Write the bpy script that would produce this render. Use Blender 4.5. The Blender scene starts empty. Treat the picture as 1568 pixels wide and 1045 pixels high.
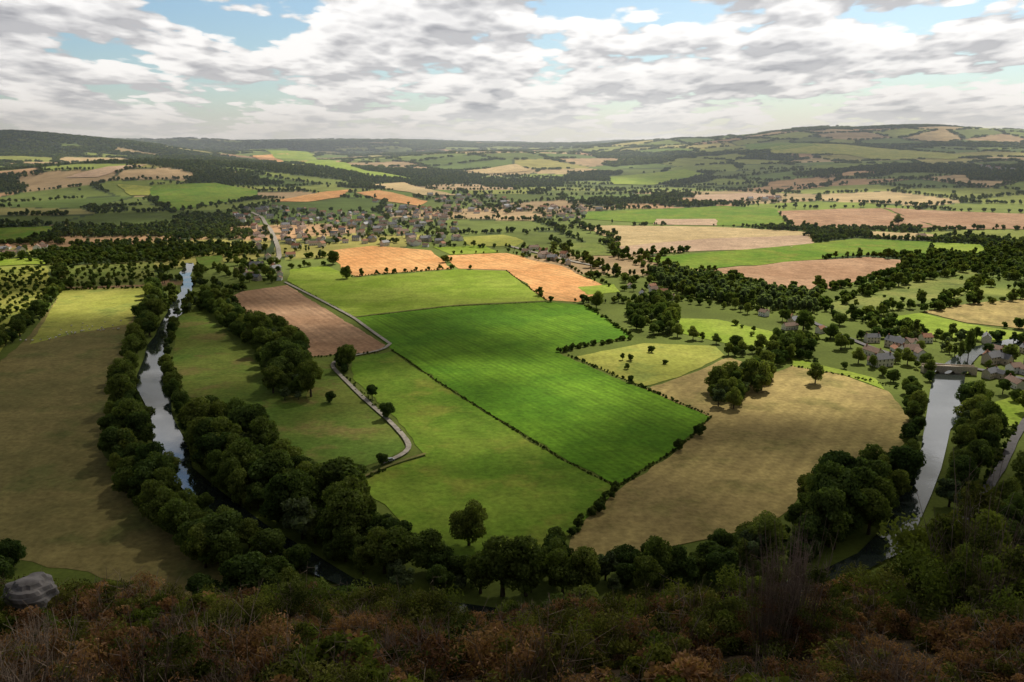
import bpy, bmesh, math, random, time
import numpy as np
from mathutils import Vector, geometry
random.seed(7); rng=np.random.default_rng(7)
scene=bpy.context.scene
# ------------------------------------------------------------------ utils
def hash2(i,j,s=0.0):
    v=np.sin(i*127.1+j*311.7+s*74.7)*43758.5453
    return v-np.floor(v)
def vnoise(x,y,s=0.0):
    x=np.asarray(x,float); y=np.asarray(y,float)
    i=np.floor(x); j=np.floor(y); fx=x-i; fy=y-j
    fx=fx*fx*(3-2*fx); fy=fy*fy*(3-2*fy)
    a=hash2(i,j,s);b=hash2(i+1,j,s);c=hash2(i,j+1,s);d=hash2(i+1,j+1,s)
    return (a*(1-fx)+b*fx)*(1-fy)+(c*(1-fx)+d*fx)*fy
def fbm(x,y,s=0.0,o=4):
    t=0;a=.5;n=0
    for k in range(o):
        t=t+a*vnoise(x*2**k,y*2**k,s+k*3.1); n+=a; a*=.5
    return t/n
def gs(x,y,cx,cy,rx,ry): return np.exp(-((x-cx)/rx)**2-((y-cy)/ry)**2)
EYE=150.0
def height(x,y):
    x=np.asarray(x,float); y=np.asarray(y,float)
    r=np.hypot(x,y)
    b=np.interp(r,[0,1050,1500,2000,3000,4000,5500,7500,9000,11000,16000,30000],[0,0,14,36,68,92,128,180,200,140,40,0])
    amp=np.interp(r,[0,1100,2000,4000,8000,12000],[0,0,22,80,66,20])
    n=(fbm(x/1300.,y/950.,3.0,3)-.5)*2
    h=b+amp*n*(y>0)
    h=h+105*gs(x,y,2150,4700,1000,900)+40*gs(x,y,3300,4200,1200,1200)
    h=h+75*gs(x,y,-2300,3900,1300,800)+38*gs(x,y,-1050,2450,420,330)
    h=np.where(r<900,0,h)
    yy=np.maximum(y,0)
    hs=146-.315*yy-.0075*yy*yy+2.1*np.exp(-(np.maximum(y,0)/2.6)**2)
    hs=hs+(np.sin(x/5.3+1)*.3+np.sin(x/11.7)*.35+.8*np.clip(-(x+2)/9,0,1)+.3*np.clip((x-7)/7,0,1)-.6*np.exp(-((x-1)/6.5)**2))*np.clip(yy/8,0,1)
    return np.maximum(h,np.maximum(hs,0))
# the photographer's sight line -> point of the valley floor (survey of the land from the viewpoint)
F=1568*28/36.; PITCH=math.radians(13.7)
def sight(u,v):
    xc=(u-784)/F; yc=(522.5-v)/F
    d=np.array([xc, math.cos(PITCH)+yc*math.sin(PITCH), -math.sin(PITCH)+yc*math.cos(PITCH)])
    d=d/np.linalg.norm(d)
    ts=110*1.012**np.arange(0,400)
    P=d[None,:]*ts[:,None]; z=EYE+P[:,2]; hh=height(P[:,0],P[:,1])
    hit=(z<hh)&(P[:,1]>135)
    k=np.argmax(hit)
    if not hit.any(): k=len(ts)-60
    a,b=ts[max(k-1,0)],ts[k]
    for _ in range(14):
        m=(a+b)/2; p=d*m
        if EYE+p[2]<float(height(p[0],p[1])): b=m
        else: a=m
    p=d*b
    return (float(p[0]),float(p[1]))
def S(txt):
    o=[]
    for t in txt.split():
        u,v=t.split(','); o.append(sight(float(u),float(v)))
    return o
def direc(t):
    a,b=S(t);return math.degrees(math.atan2(b[1]-a[1],b[0]-a[0]))
def inpoly(x,y,poly):
    x=np.asarray(x);y=np.asarray(y); c=np.zeros(x.shape,bool); n=len(poly)
    for i in range(n):
        x1,y1=poly[i]; x2,y2=poly[i-1]
        if y1==y2: continue
        cond=((y1>y)!=(y2>y))&(x<(x2-x1)*(y-y1)/(y2-y1)+x1)
        c^=cond
    return c
# ------------------------------------------------------------------ node helpers
class NT:
    def __init__(s,tree): s.t=tree; s.n=tree.nodes; s.l=tree.links
    def node(s,ty,**kw):
        nd=s.n.new(ty)
        for k,v in kw.items(): setattr(nd,k,v)
        return nd
    def set(s,inp,v):
        if isinstance(v,bpy.types.NodeSocket): s.l.new(v,inp)
        elif v is not None: inp.default_value=v
    def math(s,op,a,b=None,c=None,clamp=False):
        nd=s.node('ShaderNodeMath',operation=op,use_clamp=clamp)
        s.set(nd.inputs[0],a)
        if b is not None: s.set(nd.inputs[1],b)
        if c is not None: s.set(nd.inputs[2],c)
        return nd.outputs[0]
    def mix(s,f,a,b,bt='MIX'):
        nd=s.node('ShaderNodeMix',data_type='RGBA',blend_type=bt)
        s.set(nd.inputs[0],f); s.set(nd.inputs[6],a); s.set(nd.inputs[7],b)
        return nd.outputs[2]
    def noise(s,vec,scale,detail=4,rough=.55,out=0):
        nd=s.node('ShaderNodeTexNoise'); s.set(nd.inputs['Vector'],vec)
        nd.inputs['Scale'].default_value=scale; nd.inputs['Detail'].default_value=detail; nd.inputs['Roughness'].default_value=rough
        return nd.outputs[out]
    def mr(s,v,a,b,c=0,d=1,smooth=True):
        nd=s.node('ShaderNodeMapRange',interpolation_type='SMOOTHSTEP' if smooth else 'LINEAR')
        s.set(nd.inputs[0],v); nd.inputs[1].default_value=a;nd.inputs[2].default_value=b;nd.inputs[3].default_value=c;nd.inputs[4].default_value=d
        return nd.outputs[0]
def c4(c): return (c[0],c[1],c[2],1)
def newmat(name):
    m=bpy.data.materials.new(name); m.use_nodes=True
    nt=NT(m.node_tree); nt.n.clear()
    out=nt.node('ShaderNodeOutputMaterial')
    return m,nt,out
def principled(nt,out,col,rough=.9,spec=.15,normal=None):
    b=nt.node('ShaderNodeBsdfPrincipled'); nt.set(b.inputs['Base Color'],col)
    nt.set(b.inputs['Roughness'],rough); b.inputs['Specular IOR Level'].default_value=spec
    if normal is not None: nt.l.new(normal,b.inputs['Normal'])
    nt.l.new(b.outputs[0],out.inputs[0]); return b
def bump(nt,h,dist,st=1):
    b=nt.node('ShaderNodeBump'); b.inputs['Strength'].default_value=st; b.inputs['Distance'].default_value=dist
    nt.l.new(h,b.inputs['Height']); return b.outputs[0]
def simplemat(name,col,rough=.8,var=.25,scale=1.0,spec=.2):
    m,nt,out=newmat(name)
    g=nt.node('ShaderNodeNewGeometry')
    n=nt.noise(g.outputs['Position'],scale,4)
    f=nt.mr(n,.3,.7)
    c=nt.mix(f,c4([v*(1-var) for v in col]),c4([min(v*(1+var),1) for v in col]))
    principled(nt,out,c,rough,spec); return m
AL=1.22
def fieldmat(name,c1,c2,rowang=None,spacing=6,rowamt=.25,patch=.012,fine=.35,third=None):
    m,nt,out=newmat(name)
    c1,c2=[v*AL for v in c1],[v*AL for v in c2]
    g=nt.node('ShaderNodeNewGeometry'); P=g.outputs['Position']
    n1=nt.noise(P,patch,6,.62); n2=nt.noise(P,fine,3,.6); n3=nt.noise(P,patch*6,4,.6)
    col=nt.mix(nt.mr(n1,.38,.62),c4(c1),c4(c2))
    if third: col=nt.mix(nt.mr(nt.noise(P,patch*2.3,5,.65),.50,.66,0,.85),col,c4([v*AL for v in third]))
    f2=nt.mr(n2,.2,.8,.66,1.34,False); f3=nt.mr(n3,.3,.7,.82,1.18,False)
    k=nt.math('MULTIPLY',f2,f3)
    if rowang is not None:
        mp=nt.node('ShaderNodeMapping'); mp.inputs['Rotation'].default_value=(0,0,math.radians(-rowang))
        nt.l.new(P,mp.inputs['Vector'])
        sx=nt.node('ShaderNodeSeparateXYZ'); nt.l.new(mp.outputs[0],sx.inputs[0])
        w=nt.math('MULTIPLY_ADD',n3,2.5,sx.outputs[1])
        am=nt.mr(n1,.3,.6,.4,1.3)
        s1=nt.math('SINE',nt.math('MULTIPLY',w,2*math.pi/spacing))
        s2=nt.math('SUBTRACT',nt.math('POWER',nt.math('ABSOLUTE',nt.math('SINE',nt.math('MULTIPLY',w,math.pi/(spacing*4)))),.2),.85)
        st=nt.node('ShaderNodeMapping'); st.inputs['Scale'].default_value=(.012,.25,.1); nt.l.new(mp.outputs[0],st.inputs['Vector'])
        s3=nt.math('SUBTRACT',nt.noise(st.outputs[0],1.0,4,.6),.5)
        tot=nt.math('ADD',nt.math('MULTIPLY',s1,rowamt*.4),nt.math('MULTIPLY',s2,rowamt*1.3))
        tot=nt.math('ADD',tot,nt.math('MULTIPLY',s3,rowamt*3))
        k=nt.math('MULTIPLY',k,nt.math('MULTIPLY_ADD',tot,am,1.0))
    cc=nt.node('ShaderNodeVectorMath',operation='SCALE'); nt.l.new(col,cc.inputs[0]); nt.l.new(k,cc.inputs[3])
    principled(nt,out,cc.outputs[0],.95,.08,bump(nt,n2,.5,.6)); return m
def leafmat(name,base,alt,trans=.3,al=1.5):
    m,nt,out=newmat(name)
    base=[v*al for v in base];alt=[v*al for v in alt]
    at=nt.node('ShaderNodeAttribute',attribute_name='tone')
    oi=nt.node('ShaderNodeObjectInfo')
    f=nt.math('MULTIPLY_ADD',oi.outputs['Random'],.9,nt.math('MULTIPLY',at.outputs['Fac'],.25),clamp=True)
    col=nt.mix(f,c4(base),c4(alt))
    cc=nt.node('ShaderNodeVectorMath',operation='SCALE'); nt.l.new(col,cc.inputs[0])
    nt.l.new(nt.math('MULTIPLY_ADD',at.outputs['Fac'],1.3,.4),cc.inputs[3])
    d=nt.node('ShaderNodeBsdfDiffuse'); nt.l.new(cc.outputs[0],d.inputs[0])
    t=nt.node('ShaderNodeBsdfTranslucent')
    tc=nt.mix(1,cc.outputs[0],(1.25,1.35,.6,1),'MULTIPLY'); nt.l.new(tc,t.inputs[0])
    mx=nt.node('ShaderNodeMixShader'); mx.inputs[0].default_value=trans
    nt.l.new(d.outputs[0],mx.inputs[1]); nt.l.new(t.outputs[0],mx.inputs[2]); nt.l.new(mx.outputs[0],out.inputs[0])
    return m
def link(o): scene.collection.objects.link(o); return o
def mkmesh(name,V,Fc,mats=(),midx=None,tone=None,smooth=False):
    me=bpy.data.meshes.new(name); me.from_pydata([tuple(v) for v in V],[],[tuple(f) for f in Fc])
    for m in mats: me.materials.append(m)
    if midx is not None: me.polygons.foreach_set('material_index',np.asarray(midx,np.int32))
    if tone is not None:
        a=me.attributes.new('tone','FLOAT','POINT'); a.data.foreach_set('value',np.asarray(tone,np.float32))
    if smooth: me.polygons.foreach_set('use_smooth',np.ones(len(me.polygons),bool))
    me.update(); return me
# ------------------------------------------------------------------ materials
LEAF=leafmat('tree_foliage',(.050,.078,.022),(.118,.135,.035),.38)
LEAFD=leafmat('dark_foliage',(.036,.060,.020),(.08,.105,.03),.38)
POPL=leafmat('poplar_foliage',(.085,.115,.055),(.115,.14,.07),.38)
BARK=simplemat('bark',(.09,.07,.05),.95)
GORSE=leafmat('gorse_foliage',(.055,.072,.020),(.14,.135,.035),.25,1.15)
BRACK=leafmat('bracken_foliage',(.15,.075,.045),(.33,.19,.10),.3,1.0)
BRAMB=leafmat('bramble_foliage',(.07,.10,.022),(.15,.16,.035),.35,1.15)
TWIG=leafmat('dead_twig',(.19,.14,.11),(.30,.23,.17),0,1.)
# ------------------------------------------------------------------ plants
def frusta(V,Fc,p0,p1,r0,r1,n=6):
    p0=Vector(p0);p1=Vector(p1); ax=(p1-p0).normalized(); a=ax.orthogonal().normalized(); b=ax.cross(a)
    s=len(V)
    for p,r in ((p0,r0),(p1,r1)):
        for k in range(n):
            t=2*math.pi*k/n; V.append(p+a*math.cos(t)*r+b*math.sin(t)*r)
    for k in range(n): Fc.append((s+k,s+(k+1)%n,s+n+(k+1)%n,s+n+k))
def leaf_quads(P,N,size,asp=1.0,seed=0):
    r=np.random.default_rng(seed); n=len(P)
    N=N+r.normal(0,.55,N.shape); N/=np.linalg.norm(N,axis=1)[:,None]
    R=r.normal(0,1,N.shape); A=np.cross(N,R); A/=np.linalg.norm(A,axis=1)[:,None]; B=np.cross(N,A)
    s=(size*r.uniform(.6,1.3,n))[:,None]*.5
    A=A*s*asp; B=B*s
    sk=r.uniform(.5,1.0,(n,1))
    return np.stack([P-A-B*sk,P+A*sk-B,P+A+B*sk,P-A*sk+B],1).reshape(-1,3)
def tree_mesh(name,H=16,R=6.5,th=2.5,nl=18,nq=4200,leaf=.75,seed=1,mat=None,trunk=True,flat=1.0,limbs=6):
    r=np.random.default_rng(seed); mat=mat or LEAF
    cz=th+(H-th)/2; rz=(H-th)/2
    C=[];RR=[]
    for k in range(nl):
        while True:
            q=r.uniform(-1,1,3)
            if .12<np.dot(q,q)<1: break
        q*= .78
        wid=1-0.35*max(q[2],0)
        C.append([q[0]*R*wid,q[1]*R*wid,cz+q[2]*rz]); RR.append(R*r.uniform(.2,.4))
    C.append([0,0,cz]); RR.append(R*.5)
    C=np.array(C);RR=np.array(RR)
    w=RR**2/np.sum(RR**2); idx=r.choice(len(C),nq*2,p=w)
    D=r.normal(0,1,(nq*2,3)); D/=np.linalg.norm(D,axis=1)[:,None]
    rad=RR[idx]*r.uniform(.72,1.18,nq*2)
    P=C[idx]+D*rad[:,None]*np.array([1,1,.85*flat])
    keep=np.ones(len(P),bool)
    for k in range(len(C)):
        dd=np.linalg.norm((P-C[k])/np.array([1,1,.85]),axis=1); keep&=~((dd<RR[k]*.70)&(idx!=k))
    keep&=P[:,2]>th*.6
    P=P[keep][:nq];N=D[keep][:nq];ii=idx[keep][:nq]
    V=leaf_quads(P,N,leaf,1.0,seed)
    lt=r.uniform(.0,1,len(C))
    tone=np.clip(lt[ii]*.6+r.uniform(0,.45,len(P)),0,1); tone=np.repeat(tone,4)
    Fc=np.arange(len(V)).reshape(-1,4).tolist(); V=V.tolist(); mi=[0]*len(Fc)
    if trunk:
        n0=len(V); tr=H*.022+.08
        frusta(V,Fc,(0,0,-.3),(0,0,th+.5),tr*1.35,tr,8); frusta(V,Fc,(0,0,th+.5),(.2,.1,cz+rz*.5),tr,tr*.3,8)
        for k in range(limbs):
            c=C[k]; z0=th+(cz-th)*r.uniform(0,.7); frusta(V,Fc,(0,0,z0),tuple(c),tr*.5,tr*.12,5)
        mi+= [1]*(len(Fc)-len(mi)); tone=np.concatenate([tone,np.full(len(V)-n0,.5)])
    return mkmesh(name,V,Fc,[mat,BARK],mi,tone)
def coll(name,meshes):
    c=bpy.data.collections.new(name)
    for k,me in enumerate(meshes):
        o=bpy.data.objects.new(f"{name}_{chr(97+k)}",me); c.objects.link(o)
    return c
near=[tree_mesh('tree_n%d'%k,H,R,th,nl,nq,.64,10+k,m) for k,(H,R,th,nl,nq,m) in enumerate([
 (17,7,2.0,28,4800,LEAF),(15,6.2,1.6,24,4200,LEAFD),(19,6.4,2.2,30,4800,LEAF),(13,6.4,1.3,22,4000,LEAFD),(16,7.6,1.6,30,5000,LEAFD),(12,4.6,1.1,16,2800,POPL)])]
NEAR=coll('broadleaf_tree_kind',near)
far=[tree_mesh('tree_f%d'%k,H,R,th,nl,nq,1.5,30+k,m,limbs=2) for k,(H,R,th,nl,nq,m) in enumerate([
 (11,5,1,9,380,LEAF),(9,4.6,.8,8,320,LEAFD),(13,5,1.2,10,420,LEAF),(8,5.2,.7,8,320,LEAFD),(12,3.2,.8,8,270,POPL)])]
FAR=coll('distant_tree_kind',far)
def clump(name,seed):
    r=np.random.default_rng(seed);P=[];N=[];t=[]
    for k in range(6):
        c=np.array([r.uniform(-9,9),r.uniform(-9,9),r.uniform(3,5)]);R=r.uniform(4.,6.)
        D=r.normal(0,1,(60,3));D/=np.linalg.norm(D,axis=1)[:,None];D[:,2]=np.abs(D[:,2])*1.0-.2
        P.append(c+D*R*r.uniform(.85,1.1,(60,1)));N.append(D);t.append(np.clip(r.uniform(.1,.8)+r.uniform(-.2,.3,60),0,1))
    P=np.concatenate(P);N=np.concatenate(N);t=np.concatenate(t)
    V=leaf_quads(P,N,3.2,1,seed)
    return mkmesh(name,V.tolist(),np.arange(len(V)).reshape(-1,4).tolist(),[LEAF if seed%2 else LEAFD],None,np.repeat(t,4))
CLUMP=coll('woodland_clump_kind',[clump('clump%d'%k,50+k) for k in range(4)])
SHRUB=coll('hedge_shrub_kind',[tree_mesh('shrub%d'%k,3.2+k*.5,2.1,.2,9,600,.48,70+k,[LEAF,LEAFD,LEAFD][k],trunk=True,limbs=2) for k in range(3)])
# heath bushes
def heath(name,R,H,nq,leaf,asp,mat,seed,mat2=None,twigs=30,f2=.25):
    r=np.random.default_rng(seed)
    nl=30;C=[];RR=[]
    for k in range(nl):
        a=r.uniform(0,6.28);q=R*.85*math.sqrt(r.uniform(0,1)); C.append([math.cos(a)*q,math.sin(a)*q,H*r.uniform(.15,.95)*(1-.5*(q/R)**2)]);RR.append(R*r.uniform(.10,.27))
    C=np.array(C);RR=np.array(RR)
    idx=r.integers(0,nl,nq); D=r.normal(0,1,(nq,3));D/=np.linalg.norm(D,axis=1)[:,None];D[:,2]=np.abs(D[:,2])
    P=C[idx]+D*(RR[idx]*r.uniform(.3,1.3,nq))[:,None]
    V=leaf_quads(P,D*.4,leaf,asp,seed)
    tone=np.repeat(np.clip(r.uniform(0,.7,nl)[idx]+r.uniform(-.1,.4,nq),0,1),4)
    Fc=np.arange(len(V)).reshape(-1,4).tolist();V=V.tolist()
    m2=r.uniform(0,1,nl)<f2
    mi=[2 if m2[i] else 0 for i in idx]
    n0=len(V)
    for k in range(twigs):
        a=r.uniform(0,6.28);q=R*.8*r.uniform(0,1);b=Vector((math.cos(a)*q*.4,math.sin(a)*q*.4,0))
        e=Vector((math.cos(a)*q,math.sin(a)*q,H*r.uniform(.7,1.25)))
        m=b.lerp(e,.5)+Vector(r.normal(0,.06,3))
        frusta(V,Fc,b,m,.010,.007,3);frusta(V,Fc,m,e,.007,.003,3)
        for q2 in range(3):
            s=m.lerp(e,r.uniform(0,.8)); frusta(V,Fc,s,s+Vector(r.normal(0,.14,3))+Vector((0,0,.12)),.004,.002,3)
    mi+=[1]*(len(Fc)-len(mi));tone=np.concatenate([tone,r.uniform(0,1,len(V)-n0)])
    return mkmesh(name,V,Fc,[mat,TWIG,mat2 or mat],mi,tone)
HEATH=coll('heath_bush_kind',[
 heath('gorse1',1.0,.9,6500,.055,.38,GORSE,1,BRACK,34,.45),
 heath('gorse2',1.2,1.0,7500,.058,.35,GORSE,2,BRAMB,24,.3),
 heath('bracken1',.9,.7,6000,.06,.40,BRACK,3,GORSE,34,.4),
 heath('bramble1',1.1,.8,6500,.07,.7,BRAMB,4,BRACK,18,.45),
 heath('deadheath',.9,.8,5500,.05,.38,BRACK,5,GORSE,90,.35)])
BROOM=coll('broom_kind',[heath('broom1',1.1,2.6,6000,.055,.35,BRACK,6,GORSE,130,.6),heath('broom2',1.5,2.2,14000,.07,.5,BRAMB,7,GORSE,30,.6)])
# ------------------------------------------------------------------ scatter with geometry nodes
def scatter(name,pts,kinds,rot,scl,collection):
    n=len(pts)
    me=bpy.data.meshes.new(name); me.vertices.add(n)
    me.vertices.foreach_set('co',np.asarray(pts,np.float32).ravel())
    a=me.attributes.new('kind','INT','POINT');a.data.foreach_set('value',np.asarray(kinds,np.int32))
    a=me.attributes.new('rotv','FLOAT_VECTOR','POINT')
    R=np.zeros((n,3),np.float32);R[:,2]=rot;a.data.foreach_set('vector',R.ravel())
    a=me.attributes.new('sclv','FLOAT_VECTOR','POINT')
    a.data.foreach_set('vector',np.asarray(scl,np.float32).ravel())
    o=link(bpy.data.objects.new(name,me))
    ng=bpy.data.node_groups.new(name+'_gn','GeometryNodeTree')
    ng.interface.new_socket('Geometry',in_out='INPUT',socket_type='NodeSocketGeometry')
    ng.interface.new_socket('Geometry',in_out='OUTPUT',socket_type='NodeSocketGeometry')
    gi=ng.nodes.new('NodeGroupInput');go=ng.nodes.new('NodeGroupOutput')
    ci=ng.nodes.new('GeometryNodeCollectionInfo');ci.inputs['Collection'].default_value=collection
    ci.inputs['Separate Children'].default_value=True;ci.inputs['Reset Children'].default_value=True
    ip=ng.nodes.new('GeometryNodeInstanceOnPoints');ip.inputs['Pick Instance'].default_value=True
    def na(nm,ty):
        q=ng.nodes.new('GeometryNodeInputNamedAttribute');q.data_type=ty;q.inputs['Name'].default_value=nm;return q.outputs[0]
    L=ng.links
    L.new(gi.outputs[0],ip.inputs['Points']);L.new(ci.outputs[0],ip.inputs['Instance'])
    L.new(na('kind','INT'),ip.inputs['Instance Index']);L.new(na('rotv','FLOAT_VECTOR'),ip.inputs['Rotation']);L.new(na('sclv','FLOAT_VECTOR'),ip.inputs['Scale'])
    L.new(ip.outputs[0],go.inputs[0])
    md=o.modifiers.new('scatter','NODES');md.node_group=ng
    return o
def scatter_xy(name,x,y,size,nk,collection,kinds=None,zoff=0):
    x=np.asarray(x);y=np.asarray(y);n=len(x)
    z=height(x,y)+zoff
    s=np.asarray(size)*rng.uniform(.65,1.3,n)
    sc=np.stack([s*rng.uniform(.8,1.2,n),s*rng.uniform(.8,1.2,n),s],1)
    k=rng.integers(0,nk,n) if kinds is None else kinds
    return scatter(name,np.stack([x,y,z],1),k,rng.uniform(0,6.28,n),sc,collection)
# ------------------------------------------------------------------ field & water outlines (map)
fm={
 'dry':fieldmat('dry_meadow',(.17,.145,.05),(.225,.18,.065),direc("20,850 110,470"),11,.06,third=(.13,.135,.04)),
 'dry2':fieldmat('dry_pasture',(.26,.195,.075),(.36,.275,.10),direc("874,824 1090,640"),8,.11,third=(.20,.17,.055)),
 'mead':fieldmat('rough_meadow',(.095,.155,.022),(.15,.18,.032),third=(.18,.145,.045)),
 'green':fieldmat('green_pasture',(.100,.185,.014),(.155,.22,.024),direc("545,550 870,822"),14,.06,third=(.19,.21,.03)),
 'bright':fieldmat('bright_meadow',(.18,.26,.022),(.25,.31,.042),direc("445,413 775,415"),9,.07),
 'maize':fieldmat('maize_crop',(.070,.165,.008),(.11,.215,.012),direc("600,535 945,743"),4.5,.18),
 'yellow':fieldmat('yellow_meadow',(.27,.28,.05),(.34,.33,.07),third=(.2,.24,.05)),
 'brown':fieldmat('ploughed_soil',(.31,.18,.10),(.39,.24,.14),direc("352,455 470,547"),6,.17),
 'orange':fieldmat('stubble',(.55,.27,.10),(.62,.34,.135),direc("700,412 860,462"),9,.16),
 'tan':fieldmat('pale_stubble',(.42,.31,.15),(.48,.36,.18),direc("885,346 1240,356"),10,.10),
 'pink':fieldmat('pale_soil',(.38,.26,.17),(.44,.31,.2),direc("885,346 1240,356"),10,.08),
 'olive':fieldmat('olive_pasture',(.14,.18,.035),(.21,.22,.055),third=(.10,.13,.03)),
}
FIELDS=[ # name, material, outline
('meadow','dry',"-260,600 -60,590 0,556 40,520 95,448 238,442 208,480 192,560 165,610 155,690 190,745 235,800 330,850 400,892 300,915 0,850 -260,800"),
('meadow','yellow',"95,444 238,440 212,475 196,497 110,512 45,528 70,490"),  # sunlit upper part of the dry meadow, sun put into a yellower colour
('orchard_ground','yellow',"-60,425 0,412 70,408 88,440 60,475 0,540 -80,560"),
('orchard_ground','olive',"98,408 235,402 240,436 100,440"),
('meadow','mead',"272,484 305,476 350,515 395,560 420,600 470,612 475,552 512,556 540,600 585,640 622,686 590,705 530,722 538,742 480,712 420,690 385,655 300,630 262,570"),
('ploughed_field','brown',"352,455 370,447 440,437 520,487 590,529 580,539 470,547 430,512 390,497 375,478"),
('pasture','bright',"445,413 500,407 540,426 700,413 775,415 835,461 690,468 543,485 490,458 440,430"),
('stubble_field','orange',"508,384 570,377 660,384 692,412 620,417 545,424 522,412"),
('stubble_field','orange',"682,392 775,388 860,408 930,442 885,463 838,460 777,414 702,412"),
('maize_field','maize',"543,487 690,470 840,463 897,468 968,517 870,531 855,541 960,587 1087,637 1060,665 1032,690 945,743 860,700 770,645 680,590 600,535"),
('pasture','green',"538,549 598,539 680,594 770,650 860,706 943,748 905,790 868,824 800,868 700,872 640,836 600,785 545,745 592,718 652,700 620,656 575,610 540,580"),
('meadow','yellow',"882,547 985,526 1095,530 1110,545 1040,578 985,592 920,566"),
('dry_pasture','dry2',"990,597 1060,572 1115,548 1190,570 1215,560 1290,575 1360,600 1392,640 1392,690 1365,705 1250,740 1190,795 1130,815 1000,842 870,868 874,824 947,752 1035,692 1090,640"),
('meadow','bright',"1040,488 1100,490 1197,512 1175,532 1110,526 1040,510"),
('meadow','bright',"1210,548 1340,580 1355,598 1290,574 1215,562"),
('meadow','bright',"885,440 940,436 950,448 900,452"),
('pasture','olive',"845,372 915,372 940,392 880,392"),
('pasture','yellow',"705,364 770,360 803,370 790,378 720,377"),
('pasture','bright',"663,379 740,376 765,387 692,391"),
('crop_field','green',"893,325 1000,321 1110,316 1185,320 1212,349 1100,346 1000,343 893,336"),
('pale_field','pink',"1005,336 1095,336 1098,346 1000,344"),
('pale_field','tan',"885,346 1090,348 1240,356 1246,378 1100,384 945,391 935,366"),
('pale_field','pink',"945,379 1085,366 1235,361 1246,377 1100,384 948,391"),
('green_field','green',"985,396 1240,374 1310,366 1430,371 1418,392 1330,391 1100,411 1050,414"),
('ploughed_field','brown',"1085,414 1200,402 1330,394 1408,401 1380,415 1300,435 1255,445 1180,440"),
('ploughed_field','brown',"1190,324 1350,320 1440,350 1215,350"),
('ploughed_field','brown',"1352,319 1620,330 1620,352 1442,351"),
('pale_field','tan',"1330,354 1430,360 1430,369 1330,364"),
('pasture','olive',"1262,468 1400,430 1488,414 1505,425 1470,455 1380,474 1290,490"),
('pasture','bright',"1345,488 1410,480 1480,497 1600,515 1600,525 1480,520 1400,512"),
('meadow','dry2',"1412,478 1480,466 1640,452 1640,512 1480,495"),
('pasture','bright',"1420,372 1500,375 1510,388 1440,390"),
('pasture','bright',"1500,625 1560,605 1600,640 1540,655"),
('hill_pasture','green',"230,286 330,281 398,293 385,304 300,318 262,325 230,305"),
('hill_stubble','orange',"412,309 500,294 540,291 520,303 470,310"),
('hill_stubble','orange',"545,296 580,292 655,309 640,316 580,306"),
('hill_pasture','yellow',"180,283 235,287 228,300 200,300"),
('hill_soil','pink',"100,273 165,256 226,253 150,272"),
('hill_soil','orange',"385,239 440,236 485,246 430,250"),
('meadow','green',"-60,352 80,347 84,356 30,372 -60,376"),
('meadow','bright',"-60,398 60,396 72,405 -60,412"),
('hill_pasture','yellow',"1180,226 1290,222 1400,232 1500,240 1460,246 1300,238 1180,236"),
('hill_pasture','green',"1140,222 1200,219 1260,224 1200,230 1145,232"),
('hill_pasture','bright',"930,272 1050,260 1085,268 1000,284 940,283"),
('hill_soil','tan',"715,262 790,252 815,262 740,267"),
('hill_soil','pink',"1060,300 1150,296 1200,302 1120,310 1065,308"),
('hill_pasture','bright',"380,230 440,228 560,262 640,276 560,270 470,252"),
('hill_pasture','tan',"560,284 620,280 700,300 650,300"),
('meadow','mead',"300,395 340,392 345,408 315,414"),
]
def resample(P,step,jit,close=True):
    o=[];n=len(P)
    for i in range(n if close else n-1):
        a=np.array(P[i]);b=np.array(P[(i+1)%n]);L=np.linalg.norm(b-a);k=max(1,int(L/step))
        for q in range(k):
            p=a+(b-a)*q/k
            if q>0: p=p+rng.normal(0,jit,2)
            o.append((float(p[0]),float(p[1])))
    if not close:o.append(P[-1])
    return o
WP=[]
def drape(name,poly,mat,off,grid=True):
    P=np.array(poly);r=np.hypot(P[:,0],P[:,1]);rm=r.max()
    step=8 if rm<1100 else 30
    B=resample(poly,step,.6 if rm<1100 else 2.5)
    V=[Vector(p) for p in B];n=len(V)
    if rm>880 and grid:
        mn=P.min(0);mxx=P.max(0);s=max(25,max(mxx-mn)/60)
        gx,gy=np.meshgrid(np.arange(mn[0],mxx[0],s),np.arange(mn[1],mxx[1],s));gx=gx.ravel();gy=gy.ravel()
        m=inpoly(gx,gy,B)
        V+= [Vector((a,b)) for a,b in zip(gx[m],gy[m])]
    res=geometry.delaunay_2d_cdt(V,[(i,(i+1)%n) for i in range(n)],[],1,1e-4)
    vs=np.array([tuple(v) for v in res[0]]);rr=np.hypot(vs[:,0],vs[:,1])
    z=height(vs[:,0],vs[:,1])+off+np.clip(rr-900,0,None)*.0006
    me=mkmesh(name,np.column_stack([vs,z]).tolist(),res[2],[mat])
    bm=bmesh.new();bm.from_mesh(me)
    for f in bm.faces:
        f.normal_update()
        if f.normal.z<0:f.normal_flip()
    bm.to_mesh(me);bm.free()
    return link(bpy.data.objects.new(name,me))
for i,(nm,mt,tx) in enumerate(FIELDS):
    p=S(tx);WP.append(p);drape(nm,p,fm[mt],.12+.012*i)
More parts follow.
